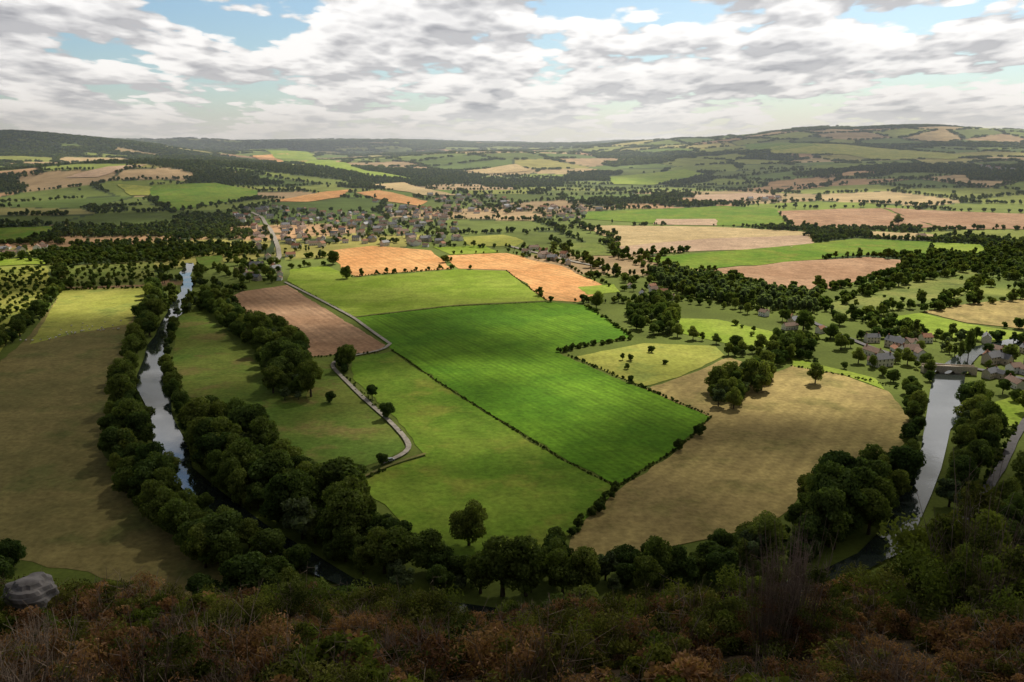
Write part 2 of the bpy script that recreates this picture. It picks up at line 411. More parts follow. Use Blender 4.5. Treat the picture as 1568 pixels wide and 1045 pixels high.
# river
m,nt,out=newmat('river_water')
g=nt.node('ShaderNodeNewGeometry');n=nt.noise(g.outputs['Position'],.6,3);n2=nt.noise(g.outputs['Position'],.03,3)
b=principled(nt,out,(.025,.034,.03,1),nt.mr(n2,.4,.6,.02,.10),1.0,bump(nt,n,.05,.2));b.inputs['IOR'].default_value=1.9
WATER=m
RIVER=S("284,404 277,440 250,490 226,530 211,575 222,620 235,680 248,722 295,765 370,828 455,872 540,908 650,950 800,970 1000,964 1150,940 1270,905 1388,845 1404,810 1426,760 1441,720 1455,660 1475,600 1478,575 1500,545 1560,530 1640,520 1640,510 1550,520 1480,535 1430,570 1424,600 1418,640 1410,690 1396,735 1366,780 1344,820 1314,850 1260,876 1150,910 1000,934 800,940 650,920 540,888 475,848 405,805 338,755 294,718 290,690 264,640 250,575 250,530 268,490 296,440 298,410 296,404")
drape('river',RIVER,WATER,.95,False);WP.append(RIVER)
# tracks
ROADS=[]
def ribbon(name,P,w,mat,off):
    P=resample(P,6,.15,False);P=np.array(P)
    for _ in range(6): P[1:-1]=(P[:-2]+P[1:-1]*2+P[2:])/4
    ROADS.append((P,w))
    T=np.gradient(P,axis=0);T/=np.linalg.norm(T,axis=1)[:,None];N=np.column_stack([-T[:,1],T[:,0]])
    ww=w*(1+rng.uniform(-.08,.08,len(P)))[:,None]/2
    A=P+N*ww;B=P-N*ww;V=[]
    for a,b_ in zip(A,B): V+= [a,b_]
    V=np.array(V);r=np.hypot(V[:,0],V[:,1]);z=height(V[:,0],V[:,1])+off+np.clip(r-900,0,None)*.0007
    Fc=[(2*i+1,2*i+3,2*i+2,2*i) for i in range(len(P)-1)]
    link(bpy.data.objects.new(name,mkmesh(name,np.column_stack([V,z]).tolist(),Fc,[mat])));return P
TRK=simplemat('gravel_track_surface',(.36,.32,.26),.95,.25,.4)
ASP=simplemat('asphalt',(.15,.14,.14),.9,.15,.5)
ribbon('gravel_track',S("436,433 490,460 541,487 572,510 596,527"),3.0,TRK,.9)
ribbon('gravel_track',S("598,527 592,537 545,545 510,552 505,560 530,585 560,615 590,640 615,665 634,690 632,694 600,706 585,712"),2.8,TRK,.92)
ribbon('farm_track',S("652,697 630,701 590,716 545,738"),1.8,fm['dry'],.94)
ribbon('farm_track',S("541,487 690,469 835,462"),1.6,fm['dry'],.96)
ribbon('village_road',S("385,326 402,334 407,344 414,352 420,364 426,380 428,394 420,405"),6.5,TRK,.98)
ribbon('road',S("1575,640 1556,668 1535,715 1505,760 1470,805 1440,842 1395,882 1330,915 1240,945"),4.0,ASP,.9)
ribbon('road',S("780,378 830,390 880,402 935,412"),7,TRK,.98)
ribbon('road',S("1230,488 1300,520 1350,540 1430,560 1500,566 1600,590"),5,ASP,1.0)
# ------------------------------------------------------------------ mosaic of far fields
def cells(x,y):
    S_=270.;a=.35;ca,sa=math.cos(a),math.sin(a)
    w=60*(fbm(x/500.,y/500.,9.,2)-.5)
    X=(x*ca+y*sa+w)/S_;Y=(-x*sa+y*ca)/(S_*.8)
    i=np.floor(X);j=np.floor(Y)
    d1=np.full(X.shape,9.);d2=d1.copy();idv=np.zeros(X.shape)
    for di in (-1,0,1):
        for dj in (-1,0,1):
            a_=i+di;b_=j+dj;sx=a_+.12+.76*hash2(a_,b_,1.);sy=b_+.12+.76*hash2(a_,b_,2.)
            d=np.hypot(X-sx,Y-sy);h=hash2(a_,b_,5.)
            nw=d<d1;d2=np.where(nw,d1,np.minimum(d2,d));idv=np.where(nw,h,idv);d1=np.where(nw,d,d1)
    return idv,(d2-d1)*S_*.5
def wood(x,y):
    f=fbm(x/550.,y/380.,21.,4)
    f=f+.18*gs(x,y,-2300,3700,1400,1300)+.05*gs(x,y,0,6500,6000,1200)-.04*gs(x,y,2300,4000,1500,1500)-.06*gs(x,y,-300,2700,900,900)-.045
    f=f-.035*np.clip((1900-np.hypot(x,y))/300,0,1)+.022*np.clip((np.hypot(x,y)-2800)/600,0,1)
    return f
PAL=np.array([(.14,.20,.035),(.19,.24,.04),(.25,.28,.06),(.12,.17,.035),(.32,.29,.08),(.46,.34,.17),(.16,.20,.045),(.44,.27,.14),(.25,.27,.06),(.13,.17,.035),(.34,.30,.10),(.20,.24,.05),(.40,.28,.15)])
# ------------------------------------------------------------------ ground sheet
ang=np.concatenate([np.linspace(-180,-44,70)[:-1],np.linspace(-44,44,900),np.linspace(44,180,70)[1:]])
rad=[0.0,.6]
while rad[-1]<26000:
    r_=rad[-1]
    rad.append(r_+ (max(.5,r_*.05) if r_<220 else max(r_*r_*.0000065*4,6) if r_<9500 else r_*.06))
    if 220<r_<9500 and rad[-1]-r_>28: rad[-1]=r_+28
rad=np.array(rad[1:]);na,nr=len(ang),len(rad)
A,Rr=np.meshgrid(np.radians(ang),rad);X=(Rr*np.sin(A)).ravel();Y=(Rr*np.cos(A)).ravel()
Z=height(X,Y);R0=np.hypot(X,Y)
idv,ed=cells(X,Y)
colr=PAL[(idv*len(PAL)).astype(int)%len(PAL)]*(.9+.3*hash2(np.floor(idv*9999),idv*0,3.))[:,None]
wd=wood(X,Y)
dark=np.array([.055,.08,.028])
m_=(wd>.605)|(ed<4);colr=np.where(m_[:,None],dark,colr)
colr=np.where((R0<950)[:,None],np.array([.13,.165,.03]),colr)
colr=np.where((Y<150)[:,None],np.array([.07,.05,.028]),colr)
me=bpy.data.meshes.new('ground')
nv=na*nr;me.vertices.add(nv);me.vertices.foreach_set('co',np.column_stack([X,Y,Z]).astype(np.float32).ravel())
ii,jj=np.meshgrid(np.arange(na-1),np.arange(nr-1));q=(jj*na+ii).ravel()
FQ=np.stack([q,q+na,q+na+1,q+1],1)
nf=len(FQ);me.loops.add(nf*4);me.loops.foreach_set('vertex_index',FQ.ravel().astype(np.int32))
me.polygons.add(nf);me.polygons.foreach_set('loop_start',(np.arange(nf)*4).astype(np.int32))
a=me.color_attributes.new('landcol','FLOAT_COLOR','POINT')
a.data.foreach_set('color',np.column_stack([colr,np.ones(nv)]).astype(np.float32).ravel())
me.update(calc_edges=True);me.validate()
me.polygons.foreach_set('use_smooth',np.ones(len(me.polygons),bool))
m,nt,out=newmat('land')
at=nt.node('ShaderNodeAttribute',attribute_name='landcol');g=nt.node('ShaderNodeNewGeometry')
k=nt.math('MULTIPLY',nt.mr(nt.noise(g.outputs['Position'],.02,5),.25,.75,.7,1.3,False),nt.mr(nt.noise(g.outputs['Position'],.5,3),.2,.8,.75,1.25,False))
cc=nt.node('ShaderNodeVectorMath',operation='SCALE');nt.l.new(at.outputs['Color'],cc.inputs[0]);nt.l.new(k,cc.inputs[3])
principled(nt,out,cc.outputs[0],.95,.08)
me.materials.append(m);link(bpy.data.objects.new('ground',me))
# ------------------------------------------------------------------ village regions and houses
VR=[S(t) for t in ["350,326 410,317 520,324 600,335 700,345 700,376 655,380 520,375 440,395 405,400 380,350","830,316 930,320 885,343 840,345","365,408 425,402 432,433 372,430",
 "1312,522 1425,522 1405,552 1330,560","1500,520 1590,545 1590,600 1515,590","955,436 1000,434 1030,468 985,462","0,380 70,376 80,392 0,394","790,376 880,398 870,408 800,388","1165,482 1240,488 1300,515 1210,505","1110,300 1205,302 1200,308 1120,309",
 "590,318 680,322 700,340 600,334","650,300 760,300 830,325 700,330","1500,255 1568,258 1568,263 1500,261"]]
VN=[130,18,9,9,8,6,7,7,8,8,30,34,8]
WALLS=[simplemat('render_wall',(.72,.66,.56),.9,.1,.8),simplemat('stone_wall_mat',(.52,.44,.34),.9,.2,1.5),simplemat('white_wall',(.82,.80,.77),.9,.05,.8)]
ROOFS=[simplemat('slate_roof',(.19,.19,.20),.6,.2,2,.4),simplemat('tile_roof',(.40,.19,.11),.8,.25,2),simplemat('brown_roof',(.29,.19,.14),.8,.25,2)]
m,nt,out=newmat('window_glass');principled(nt,out,(.03,.035,.045,1),.1,.6);GLASS=m
DOOR=simplemat('painted_door',(.1,.13,.16),.6);BRICK=simplemat('chimney_brick',(.3,.14,.09),.9)
def box(V,Fc,mi,x0,x1,y0,y1,z0,z1,m):
    s=len(V);V+=[(x0,y0,z0),(x1,y0,z0),(x1,y1,z0),(x0,y1,z0),(x0,y0,z1),(x1,y0,z1),(x1,y1,z1),(x0,y1,z1)]
    for f in ((0,3,2,1),(4,5,6,7),(0,1,5,4),(1,2,6,5),(2,3,7,6),(3,0,4,7)):Fc.append([s+q for q in f]);mi.append(m)
def house(name,L,W,E,Rg,wall,roof,wing=False):
    V=[];Fc=[];mi=[]
    def block(cx,cy,L,W,E,Rg,alongx=True):
        s=len(V)
        def P(x,y,z): return (cx+x,cy+y,z) if alongx else (cx+y,cy+x,z)
        l,w=L/2,W/2
        for p in [(-l,-w,-1),(l,-w,-1),(l,w,-1),(-l,w,-1),(-l,-w,E),(l,-w,E),(l,w,E),(-l,w,E),(-l,0,Rg),(l,0,Rg)]:V.append(P(*p))
        for f in [(0,1,5,4),(2,3,7,6),(1,2,6,9,5),(3,0,4,8,7)]:Fc.append([s+q for q in f]);mi.append(0)
        o=.4;t=.22;dz=(Rg-E)/w*o
        for sg in(-1,1):
            s=len(V)
            for p in [(-l-o,sg*(w+o),E-dz+.05),(l+o,sg*(w+o),E-dz+.05),(l+o,0,Rg+.05),(-l-o,0,Rg+.05)]:V.append(P(*p))
            for p in [(-l-o,sg*(w+o),E-dz+.05+t),(l+o,sg*(w+o),E-dz+.05+t),(l+o,0,Rg+.05+t),(-l-o,0,Rg+.05+t)]:V.append(P(*p))
            for f in ((0,1,2,3),(4,5,6,7),(0,1,5,4),(1,2,6,5),(3,0,4,7)):Fc.append([s+q for q in f]);mi.append(1)
        nx=max(2,int(L/3))
        for sg in(-1,1):
            for fl in range(2 if E>4.5 else 1):
                for k in range(nx):
                    x=-l+L*(k+.5)/nx;z=1.0+fl*2.7;y=sg*(w+.03)
                    dr=(fl==0 and k==nx//2)
                    z0=0 if dr else z;z1=2.1 if dr else z+1.3
                    s=len(V)
                    for p in [(x-.45,y,z0),(x+.45,y,z0),(x+.45,y,z1),(x-.45,y,z1)]:V.append(P(*p))
                    Fc.append([s,s+1,s+2,s+3]);mi.append(3 if dr else 2)
    block(0,0,L,W,E,Rg)
    if wing:block(L*.3,-W*.75,W*1.1,W*.8,E*.85,Rg*.85,False)
    box(V,Fc,mi,-L/2+.1,-L/2+1.0,-.35,.35,Rg-1,Rg+1.1,4)
    if L>11:box(V,Fc,mi,L/2-1.0,L/2-.1,-.35,.35,Rg-1,Rg+1.1,4)
    return mkmesh(name,V,Fc,[wall,roof,GLASS,DOOR,BRICK],mi)
HM=[house('h%d'%k,*a) for k,a in enumerate([(13,7,5.4,8.4,WALLS[0],ROOFS[0]),(10,7.5,3.6,6.2,WALLS[2],ROOFS[2]),(15,7,5.2,8.2,WALLS[1],ROOFS[0],True),(12,7,3.4,6.0,WALLS[2],ROOFS[1]),(11,8,5.4,8.2,WALLS[2],ROOFS[2],True),(16,7,4.4,7.0,WALLS[0],ROOFS[2]),(9,7,5.2,7.9,WALLS[0],ROOFS[1])])]
HP=[]
for p,n in zip(VR,VN):
    P=np.array(p);mn,mx=P.min(0),P.max(0);c=0;tries=0
    while c<n and tries<1200:
        tries+=1;x,y=rng.uniform(mn,mx)
        if not inpoly(np.array([x]),np.array([y]),p)[0]:continue
        if any((x-a)**2+(y-b)**2<21**2 for a,b in HP):continue
        if any(inpoly(np.array([x]),np.array([y]),w)[0] for w in WP):continue
        if any(((RP-np.array([x,y]))**2).sum(1).min()<(9+w_/2)**2 for RP,w_ in ROADS):continue
        HP.append((x,y));c+=1
HP+=[sight(1372,533),sight(1392,545),sight(1350,560),sight(1520,556),sight(575,310),sight(1410,365)]
for k,(x,y) in enumerate(HP):
    last=k>=len(HP)-6
    me_=HM[[2,4,0,2,3,5][k-len(HP)+6] if last else k%7]
    o=link(bpy.data.objects.new('stone_house' if (last or k%7 in(2,3)) else 'village_house',me_))
    s=1.05 if last else rng.uniform(.72,.95)*(1.0 if math.hypot(x,y)<1000 else 1.2)
    o.location=(x,y,float(height(x,y)));o.rotation_euler[2]=rng.choice([0.3,.5,1.9,2.05,.1,1.2,2.7])+rng.normal(0,.2);o.scale=(s,s,s)
# ------------------------------------------------------------------ trees : riverbanks, woods, hedges
def poly_pts(poly,sp):
    P=np.array(poly);mn,mx=P.min(0),P.max(0)
    gx,gy=np.meshgrid(np.arange(mn[0],mx[0],sp),np.arange(mn[1],mx[1],sp));gx=gx.ravel()+rng.uniform(-.45,.45,gx.size)*sp;gy=gy.ravel()+rng.uniform(-.45,.45,gy.size)*sp
    m=inpoly(gx,gy,poly);return gx[m],gy[m]
def line_pts(P,sp,jit):
    o=np.array(resample(P,sp,0,False));o=o+rng.normal(0,jit,o.shape);return o[:,0],o[:,1]
def offroad(x,y):
    k=np.ones(len(x),bool)
    for RP,w_ in ROADS:
        d=((x[:,None]-RP[None,:,0])**2+(y[:,None]-RP[None,:,1])**2).min(1);k&=d>(w_/2+3)**2
    return x[k],y[k]
RX=[];RY=[];RS=[]
HA=np.array(HP)
def addn(xy,s):
    x,y=xy
    inr=inpoly(x,y,RIVER);x=x[~inr];y=y[~inr];x,y=offroad(x,y)
    if len(x):
        d=((x[:,None]-HA[None,:,0])**2+(y[:,None]-HA[None,:,1])**2).min(1);x=x[d>100];y=y[d>100]
    RX.append(x);RY.append(y);RS.append(np.full(len(x),s)*rng.uniform(.62,1.22,len(x)))
W=[("232,450 245,448 240,500 222,530 204,575 210,620 222,680 240,728 275,775 340,830 420,885 470,925 380,925 300,862 225,800 185,745 165,690 172,620 200,540",7.5,.92),
("296,640 335,650 395,685 440,722 510,760 550,790 615,845 660,890 640,915 530,885 470,838 404,800 338,752 297,718",7.5,1.12),
("250,728 300,735 350,775 420,830 490,880 440,892 360,835 290,772",8,.95),
("262,480 274,486 264,530 262,570 278,620 300,645 290,675 266,630 254,575 254,530",7,.6),
("620,868 700,886 800,900 870,878 930,878 1000,870 1060,868 1130,848 1200,835 1290,842 1250,862 1150,895 1000,918 800,925 660,908",7.0,.95),
("560,940 800,982 1000,978 1150,955 1300,915 1330,925 1250,960 1000,1010 700,1010 560,985",9,.95),
("380,925 500,940 600,985 500,1000 380,960 250,900",8,.9),
("1195,800 1250,752 1300,735 1390,712 1392,735 1352,800 1318,845 1200,835",8.5,1.1),
("1482,605 1505,640 1530,680 1512,735 1480,795 1440,845 1412,862 1420,835 1450,780 1464,720 1470,665",7.5,1.05),
("1450,860 1500,815 1540,770 1600,700 1640,740 1640,1000 1300,1000 1400,920",8,.8),
("395,515 430,510 470,560 478,610 430,620 400,575",8,1.05),
("310,470 320,455 350,480 395,510 392,535 350,508",7.5,.8),
("505,560 520,545 545,565 538,585 520,580",8,.7),
("1075,612 1110,590 1170,560 1185,575 1165,600 1130,628 1090,622",8,.95),
("1170,560 1200,530 1230,528 1240,545 1200,560",8,.8),
("960,470 1010,460 1040,480 1040,515 1000,515 965,500",9,.7),
("-80,560 0,520 60,470 85,440 95,448 45,500 0,548 -80,590",9,.7),
("-60,905 0,862 40,872 60,900 0,950",9,.9),
("1310,520 1430,520 1410,560 1330,565",15,.5),("1500,520 1590,545 1590,600 1515,595",15,.5),("955,430 1005,430 1035,468 985,468",15,.6),("362,405 428,400 434,435 370,434",15,.6),
]
for t,sp,s in W: addn(poly_pts(S(t),sp),s)
LN=[("1392,600 1400,640 1400,690 1392,720",8,2,.7),("1370,585 1400,600",8,2,.6),("240,440 250,420 275,405",10,4,.7),("300,440 310,420 330,410 365,430",10,4,.6),
("310,445 350,450 352,470",10,3,.6),("848,842 860,866 842,872",7,2,.55),("1110,545 1150,548 1200,520",9,3,.7),("1420,520 1500,530 1540,545",10,3,.75),("1540,600 1580,620 1570,650",9,3,.7),
("1000,462 1100,470 1200,490 1300,530 1330,560",9,6,.7),("1040,515 1110,528 1160,545",11,3,.6),("1480,540 1520,548 1580,560",9,4,.8),("1300,500 1345,510 1420,522 1500,525",10,4,.7),
("1215,545 1260,560 1330,570 1380,590",12,6,.55),("1330,560 1400,560 1420,590",9,5,.6),("1550,690 1518,750 1480,800 1440,850",9,2,.55)]
for t,sp,j,s in LN: addn(line_pts(S(t),sp,j),s)
RX_,RY_,RS_=map(np.concatenate,(RX,RY,RS))
scatter_xy('riverside_trees',RX_,RY_,RS_,6,NEAR,kinds=rng.choice([0,1,2,3,4,5],len(RX_),p=[.26,.15,.23,.12,.12,.12]))
# individual trees
for (u,v,k,s,nm) in [(718,836,0,1.12,'oak_tree'),(592,641,3,.8,'oak_tree'),(570,612,1,.65,'oak_tree'),(505,617,3,.6,'hawthorn_tree'),(1248,588,2,.82,'ash_tree'),(531,427,4,1.0,'oak_tree'),(913,472,0,1.0,'oak_tree'),
    (1071,668,3,.55,'hawthorn_tree'),(1040,690,3,.5,'hawthorn_tree'),(585,712,3,.5,'hawthorn_tree'),(918,785,3,.4,'hawthorn_tree'),(966,586,3,.4,'hawthorn_tree'),(1375,345,0,1.2,'oak_tree'),(510,405,4,1.2,'oak_tree'),(848,858,4,.7,'oak_tree')]:
    x,y=sight(u,v);o=link(bpy.data.objects.new(nm,near[k]));o.location=(x,y,float(height(x,y)));o.scale=(s,s,s);o.rotation_euler[2]=u
for (u,v,s) in [(1482,550,1.25),(1470,552,.8)]:
    x,y=sight(u,v);o=link(bpy.data.objects.new('poplar_tree',near[2]));o.location=(x,y,0);o.scale=(s*.45,s*.45,s*1.05)
# orchards and field trees
ox=[];oy=[]
def orch(t,sp,ang_,prob):
    P=S(t);c,s=math.cos(ang_),math.sin(ang_);P=np.array(P)
    gx,gy=np.meshgrid(np.arange(-900,900,sp),np.arange(-900,900,sp*.8));gx=gx.ravel();gy=gy.ravel();cx,cy=P.mean(0)
    xx=cx+gx*c-gy*s;yy=cy+gx*s+gy*c;m=inpoly(xx,yy,P.tolist())&(rng.uniform(0,1,xx.shape)<prob);ox.append(xx[m]);oy.append(yy[m])
orch("-60,425 0,415 68,410 84,440 60,468 0,520 -60,540",12,.25,.9)
orch("100,410 233,404 238,434 102,438",12,.3,.85)
orch("930,548 1000,535 1060,540 1050,560 960,570",16,.5,.45)
orch("1060,488 1190,508 1170,525 1060,508",15,.5,.35)
orch("1290,470 1400,440 1480,425 1460,450 1330,475",22,.5,.4)
ox=np.concatenate(ox);oy=np.concatenate(oy)
scatter_xy('orchard_trees',ox+rng.normal(0,2.5,len(ox)),oy+rng.normal(0,2.5,len(oy)),np.full(len(ox),.5),4,FAR)
# low hedges
hx=[];hy=[];hsz=[]
for t,sp,j,s in [("600,537 680,592 770,648 860,704 944,747",.9,.3,.3),("945,747 905,790 870,825",1.8,.8,.8),("1088,640 1060,668 1032,692 950,744",1.1,.35,.38),
 ("543,487 690,470 838,463",1.6,.4,.25),("855,541 900,530 968,520",2.0,.9,.95),("870,545 920,566 985,594",1.7,.8,.5),("985,594 1087,638",1.4,.5,.45),("440,432 541,486",2,.8,.25),
 ("525,425 620,418 690,412",2.2,.9,.6),("775,415 836,460",1.8,.5,.35),("352,455 375,478 430,512 470,547",2.4,1.3,.65),("470,548 580,541",1.8,.9,.45),("537,743 592,720",1.4,.5,.45),
 ("512,558 560,610 612,662",2.4,.9,.3),("95,445 238,441",2.4,1,.8),("1396,600 1300,577 1215,562",1.9,.8,.45),("896,468 968,517",2.2,1,.75),("845,868 880,862",2,1,.9),("1556,650 1520,720 1480,778 1430,838",2.2,1,.55)]:
    x,y=line_pts(S(t),sp,j);k=rng.uniform(0,1,len(x))<.9;hx.append(x[k]);hy.append(y[k]);hsz.append(np.full(k.sum(),s)*rng.uniform(.55,1.3,k.sum()))
hx,hy,hsz=map(np.concatenate,(hx,hy,hsz));scatter_xy('hedge',hx,hy,hsz,3,SHRUB)
# distant hedgerows
hx=[];hy=[];hsz=[]
for t,sp,j,s in [("525,425 620,417 690,412",13,2,.6),("945,392 985,393 1055,386",6,4,1.0),("1230,362 1330,361",6,3,1.0),("1240,356 1330,352",7,3,.7),("985,398 1050,416 1100,425 1180,445 1255,447",7,3,.9),
 ("1255,447 1310,437 1385,417 1410,402",7,4,1.0),("1262,470 1400,432 1490,415",8,4,1.0),("1290,492 1380,476 1475,456 1505,430",8,5,1.0),("1410,476 1640,450",9,4,1),("1345,488 1400,513 1480,522 1600,528",8,4,1),
 ("1440,352 1560,352 1640,356",10,4,.8),("1190,320 1350,318 1620,328",12,4,.8),("893,323 1000,319 1110,314 1190,318",12,5,.8),("885,345 935,366 948,392 990,410",8,5,1.0),("845,371 880,394 960,430",8,5,1.0),("1420,393 1500,405",9,4,1),
 ("690,390 775,386 860,405 935,440",14,2,.5),("445,412 505,405",8,2,.8),("663,378 800,380 860,395",9,4,.7),("228,304 262,327 300,320 390,306",8,5,1.0),("228,284 330,280 400,292",10,4,.8),("1095,347 1215,351",14,2,.5),("0,400 90,400 250,398",8,5,.9),("95,402 97,442",8,3,.8),("98,441 240,438",9,3,.8),
 ("0,375 80,372 140,380",9,5,1)]:
    x,y=line_pts(S(t),sp,j);k=rng.uniform(0,1,len(x))<.88;x=x[k];y=y[k];hx.append(x);hy.append(y);hsz.append(np.full(len(x),s))
for t,sp,s in [("990,418 1050,420 1180,448 1260,455 1250,485 1180,478 1080,460 1010,440",7.5,1.1)]:
    x,y=poly_pts(S(t),sp);hx.append(x);hy.append(y);hsz.append(np.full(len(x),s))
n_h=sum(map(len,hx[:-1]));hx,hy,hsz=map(np.concatenate,(hx,hy,hsz))
kk=rng.integers(0,4,len(hx));kk[n_h:]=np.where(rng.uniform(0,1,len(hx)-n_h)<.7,4,kk[n_h:])
scatter_xy('hedgerow_trees',hx,hy,hsz,5,FAR,kinds=kk)
# bocage
RVx=HA[:,0];RVy=HA[:,1]
def allowed(x,y):
    ok=np.ones(x.shape,bool)
    for p in WP:
        P=np.array(p);bb=(x>P[:,0].min())&(x<P[:,0].max())&(y>P[:,1].min())&(y<P[:,1].max())
        if bb.any():
            idx=np.where(bb)[0];ok[idx[inpoly(x[idx],y[idx],p)]]=False
    return ok
def band(r1,r2,sp,ew,wth,lone=.01):
    hw=.72
    gx,gy=np.meshgrid(np.arange(-r2*.66,r2*.66,sp),np.arange(r1*.7,r2,sp));gx=gx.ravel();gy=gy.ravel()
    gx=gx+rng.uniform(-.45,.45,gx.size)*sp;gy=gy+rng.uniform(-.45,.45,gy.size)*sp
    r=np.hypot(gx,gy);m=(r>r1)&(r<=r2)&(np.abs(gx)<gy*hw);gx=gx[m];gy=gy[m];r=r[m]
    iv,e=cells(gx,gy);w=wood(gx,gy)
    u=rng.uniform(0,1,gx.shape)
    vil=np.zeros(gx.shape,bool)
    for p in VR: vil|=inpoly(gx,gy,p)
    hedge=(e<ew)&(u<.95)&(fbm(gx/160.,gy/160.,77.,2)>.32)
    ok=((hedge|((w>wth)&(u<.95))|((iv<.04)&(r>1200)))&~vil)|(vil&(u<.17))|(u<lone)
    gx=gx[ok];gy=gy[ok];k=allowed(gx,gy);gx=gx[k];gy=gy[k]
    if r1<3000:
        dm=np.full(gx.shape,1e9)
        for a,b in zip(RVx,RVy): # gardens: keep the front of each house open
            dm=np.minimum(dm,(gx-a)**2+np.where(gy<b,(gy-b)*.5,(gy-b))**2)
        k=dm>10**2;gx=gx[k];gy=gy[k]
        gx,gy=offroad(gx,gy)
    return gx,gy
x1,y1=band(640,1000,8,6.5,.56,.006)
x,y=band(1000,1700,7.5,5.0,.58,.005);x=np.concatenate([x,x1]);y=np.concatenate([y,y1]);scatter_xy('bocage_trees',x,y,np.full(len(x),.74)*rng.choice([.7,1,1.25],len(x)),5,FAR)
x,y=band(1700,3100,9.5,6,.60,.002);scatter_xy('bocage_trees',x,y,np.full(len(x),.84),4,FAR)
x,y=band(3100,5600,19,9.5,.60,.001);scatter_xy('distant_woodland',x,y,np.full(len(x),.75),4,CLUMP)
x,y=band(5600,10000,30,14,.565,.0);scatter_xy('distant_woodland',x,y,np.full(len(x),1.2),4,CLUMP)
# ------------------------------------------------------------------ heath on the near slope
NB=700
th=rng.uniform(-.72,.72,NB);rr=np.sqrt(rng.uniform(4.5**2,38**2,NB))
hx=rr*np.sin(th);hy=rr*np.cos(th);nzz=fbm(hx/3.,hy/3.,4.,2)+.04*np.clip(-hx/8,-1,1)
kk=np.where(nzz>.52,2,np.where(nzz>.45,4,np.where(nzz>.38,0,np.where(nzz>.33,3,1))));sw=rng.uniform(0,1,len(hx));kk=np.where(sw<.3,rng.integers(0,5,len(hx)),kk)
scatter_xy('heath_bushes',hx,hy,rng.uniform(.7,1.2,len(hx))*np.where(hy<9,.8,1),5,HEATH,kinds=kk,zoff=-.1)
bx=np.array([4.9,5.6,5.2, 9.6,10.4,11.0,9.0,12.0,8.2]);by=np.array([13.5,14.2,15.0,15,16,16.6,13.6,17.5,12.4])
scatter_xy('broom_bush',bx,by,np.array([.95,1.05,.8,1.0,1.25,1.35,.9,1.35,.6]),2,BROOM,kinds=np.array([0,0,1,1,1,1,1,1,1]))
# rock
bm=bmesh.new();bmesh.ops.create_icosphere(bm,subdivisions=4,radius=1)
for v in bm.verts:
    c=v.co;n_=math.sin(c.x*4+1)*.1+math.sin(c.y*7+c.z*3)*.07+math.sin(c.z*9+c.x*5)*.05;c*=1+n_;c.z=round(c.z*3)/3*.6+c.z*.4;c.z*=.45
me=bpy.data.meshes.new('rock');bm.to_mesh(me);bm.free();me.materials.append(simplemat('granite',(.22,.20,.19),.9,.35,3))
o=link(bpy.data.objects.new('rock',me));o.location=(-11.6,17.2,float(height(-11.6,17.2))+1.0);o.scale=(.65,.5,.8)
# ------------------------------------------------------------------ bridge
def arcbridge():
    L=34;top=4.2;pts=[(-L/2,-1)]
    for c in (-10,0,10):
        for k in range(9):
            t=math.pi-math.pi*k/8;pts.append((c+4*math.cos(t),-1+ (3.6)*math.sin(t)))
    pts+= [(L/2,-1),(L/2,top),(0,top+.7),(-L/2,top)]
    V=[(x,-2.8,z) for x,z in pts]+[(x,2.8,z) for x,z in pts];n=len(pts)
    Fc=[list(range(n))[::-1],[n+i for i in range(n)]]+[[i,(i+1)%n,n+(i+1)%n,n+i] for i in range(n)];mi=[0]*len(Fc)
    for sg in(-1,1):
        y=sg*2.7
        box(V,Fc,mi,-L/2,L/2,min(y,y-sg*.35),max(y,y-sg*.35),top+.1,top+1.3,0)
    me=mkmesh('bridge',V,Fc,[WALLS[1]],mi);bm=bmesh.new();bm.from_mesh(me);bmesh.ops.triangulate(bm,faces=[f for f in bm.faces if len(f.verts)>4]);bm.to_mesh(me);bm.free();return me
x,y=sight(1452,572);o=link(bpy.data.objects.new('stone_bridge',arcbridge()));o.location=(x,y,.3);o.rotation_euler[2]=-.15
# ------------------------------------------------------------------ van
def van():
    prof=[(-2.4,.35),(2.5,.35),(2.55,.9),(2.3,1.15),(1.6,1.3),(1.0,2.0),(-2.3,2.1),(-2.45,1.2)]
    V=[(x,-.95,z) for x,z in prof]+[(x,.95,z) for x,z in prof];n=len(prof)
    Fc=[list(range(n)),[n+i for i in range(n)][::-1]]+[[i,n+i,n+(i+1)%n,(i+1)%n] for i in range(n)];mi=[0]*len(Fc)
    for sg in(-1,1):
        s=len(V);y=sg*.965;V+=[(-2.0,y,1.25),(1.3,y,1.25),(.9,y,1.85),(-2.0,y,1.85)];Fc.append([s,s+1,s+2,s+3]);mi.append(1)
        for wx in(-1.5,1.6):
            s=len(V)
            for k in range(12):
                t=k*math.pi/6;V.append((wx+.35*math.cos(t),sg*.72,.35+.35*math.sin(t)));V.append((wx+.35*math.cos(t),sg*.99,.35+.35*math.sin(t)))
            for k in range(12):Fc.append([s+2*k,s+2*((k+1)%12),s+2*((k+1)%12)+1,s+2*k+1]);mi.append(2)
            Fc.append([s+2*k+1 for k in range(12)]);mi.append(2)
    s=len(V);V+=[(1.62,-.8,1.32),(1.62,.8,1.32),(1.05,.8,1.95),(1.05,-.8,1.95)];Fc.append([s,s+1,s+2,s+3]);mi.append(1)
    return mkmesh('van',V,Fc,[simplemat('grey_paint',(.4,.42,.45),.35,.03,1,.5),GLASS,simplemat('tyre',(.02,.02,.02),.8)],mi)
x,y=sight(598,709);o=link(bpy.data.objects.new('parked_van',van()));o.location=(x,y,.95);o.rotation_euler[2]=.5;o.scale=(.8,.8,.8)
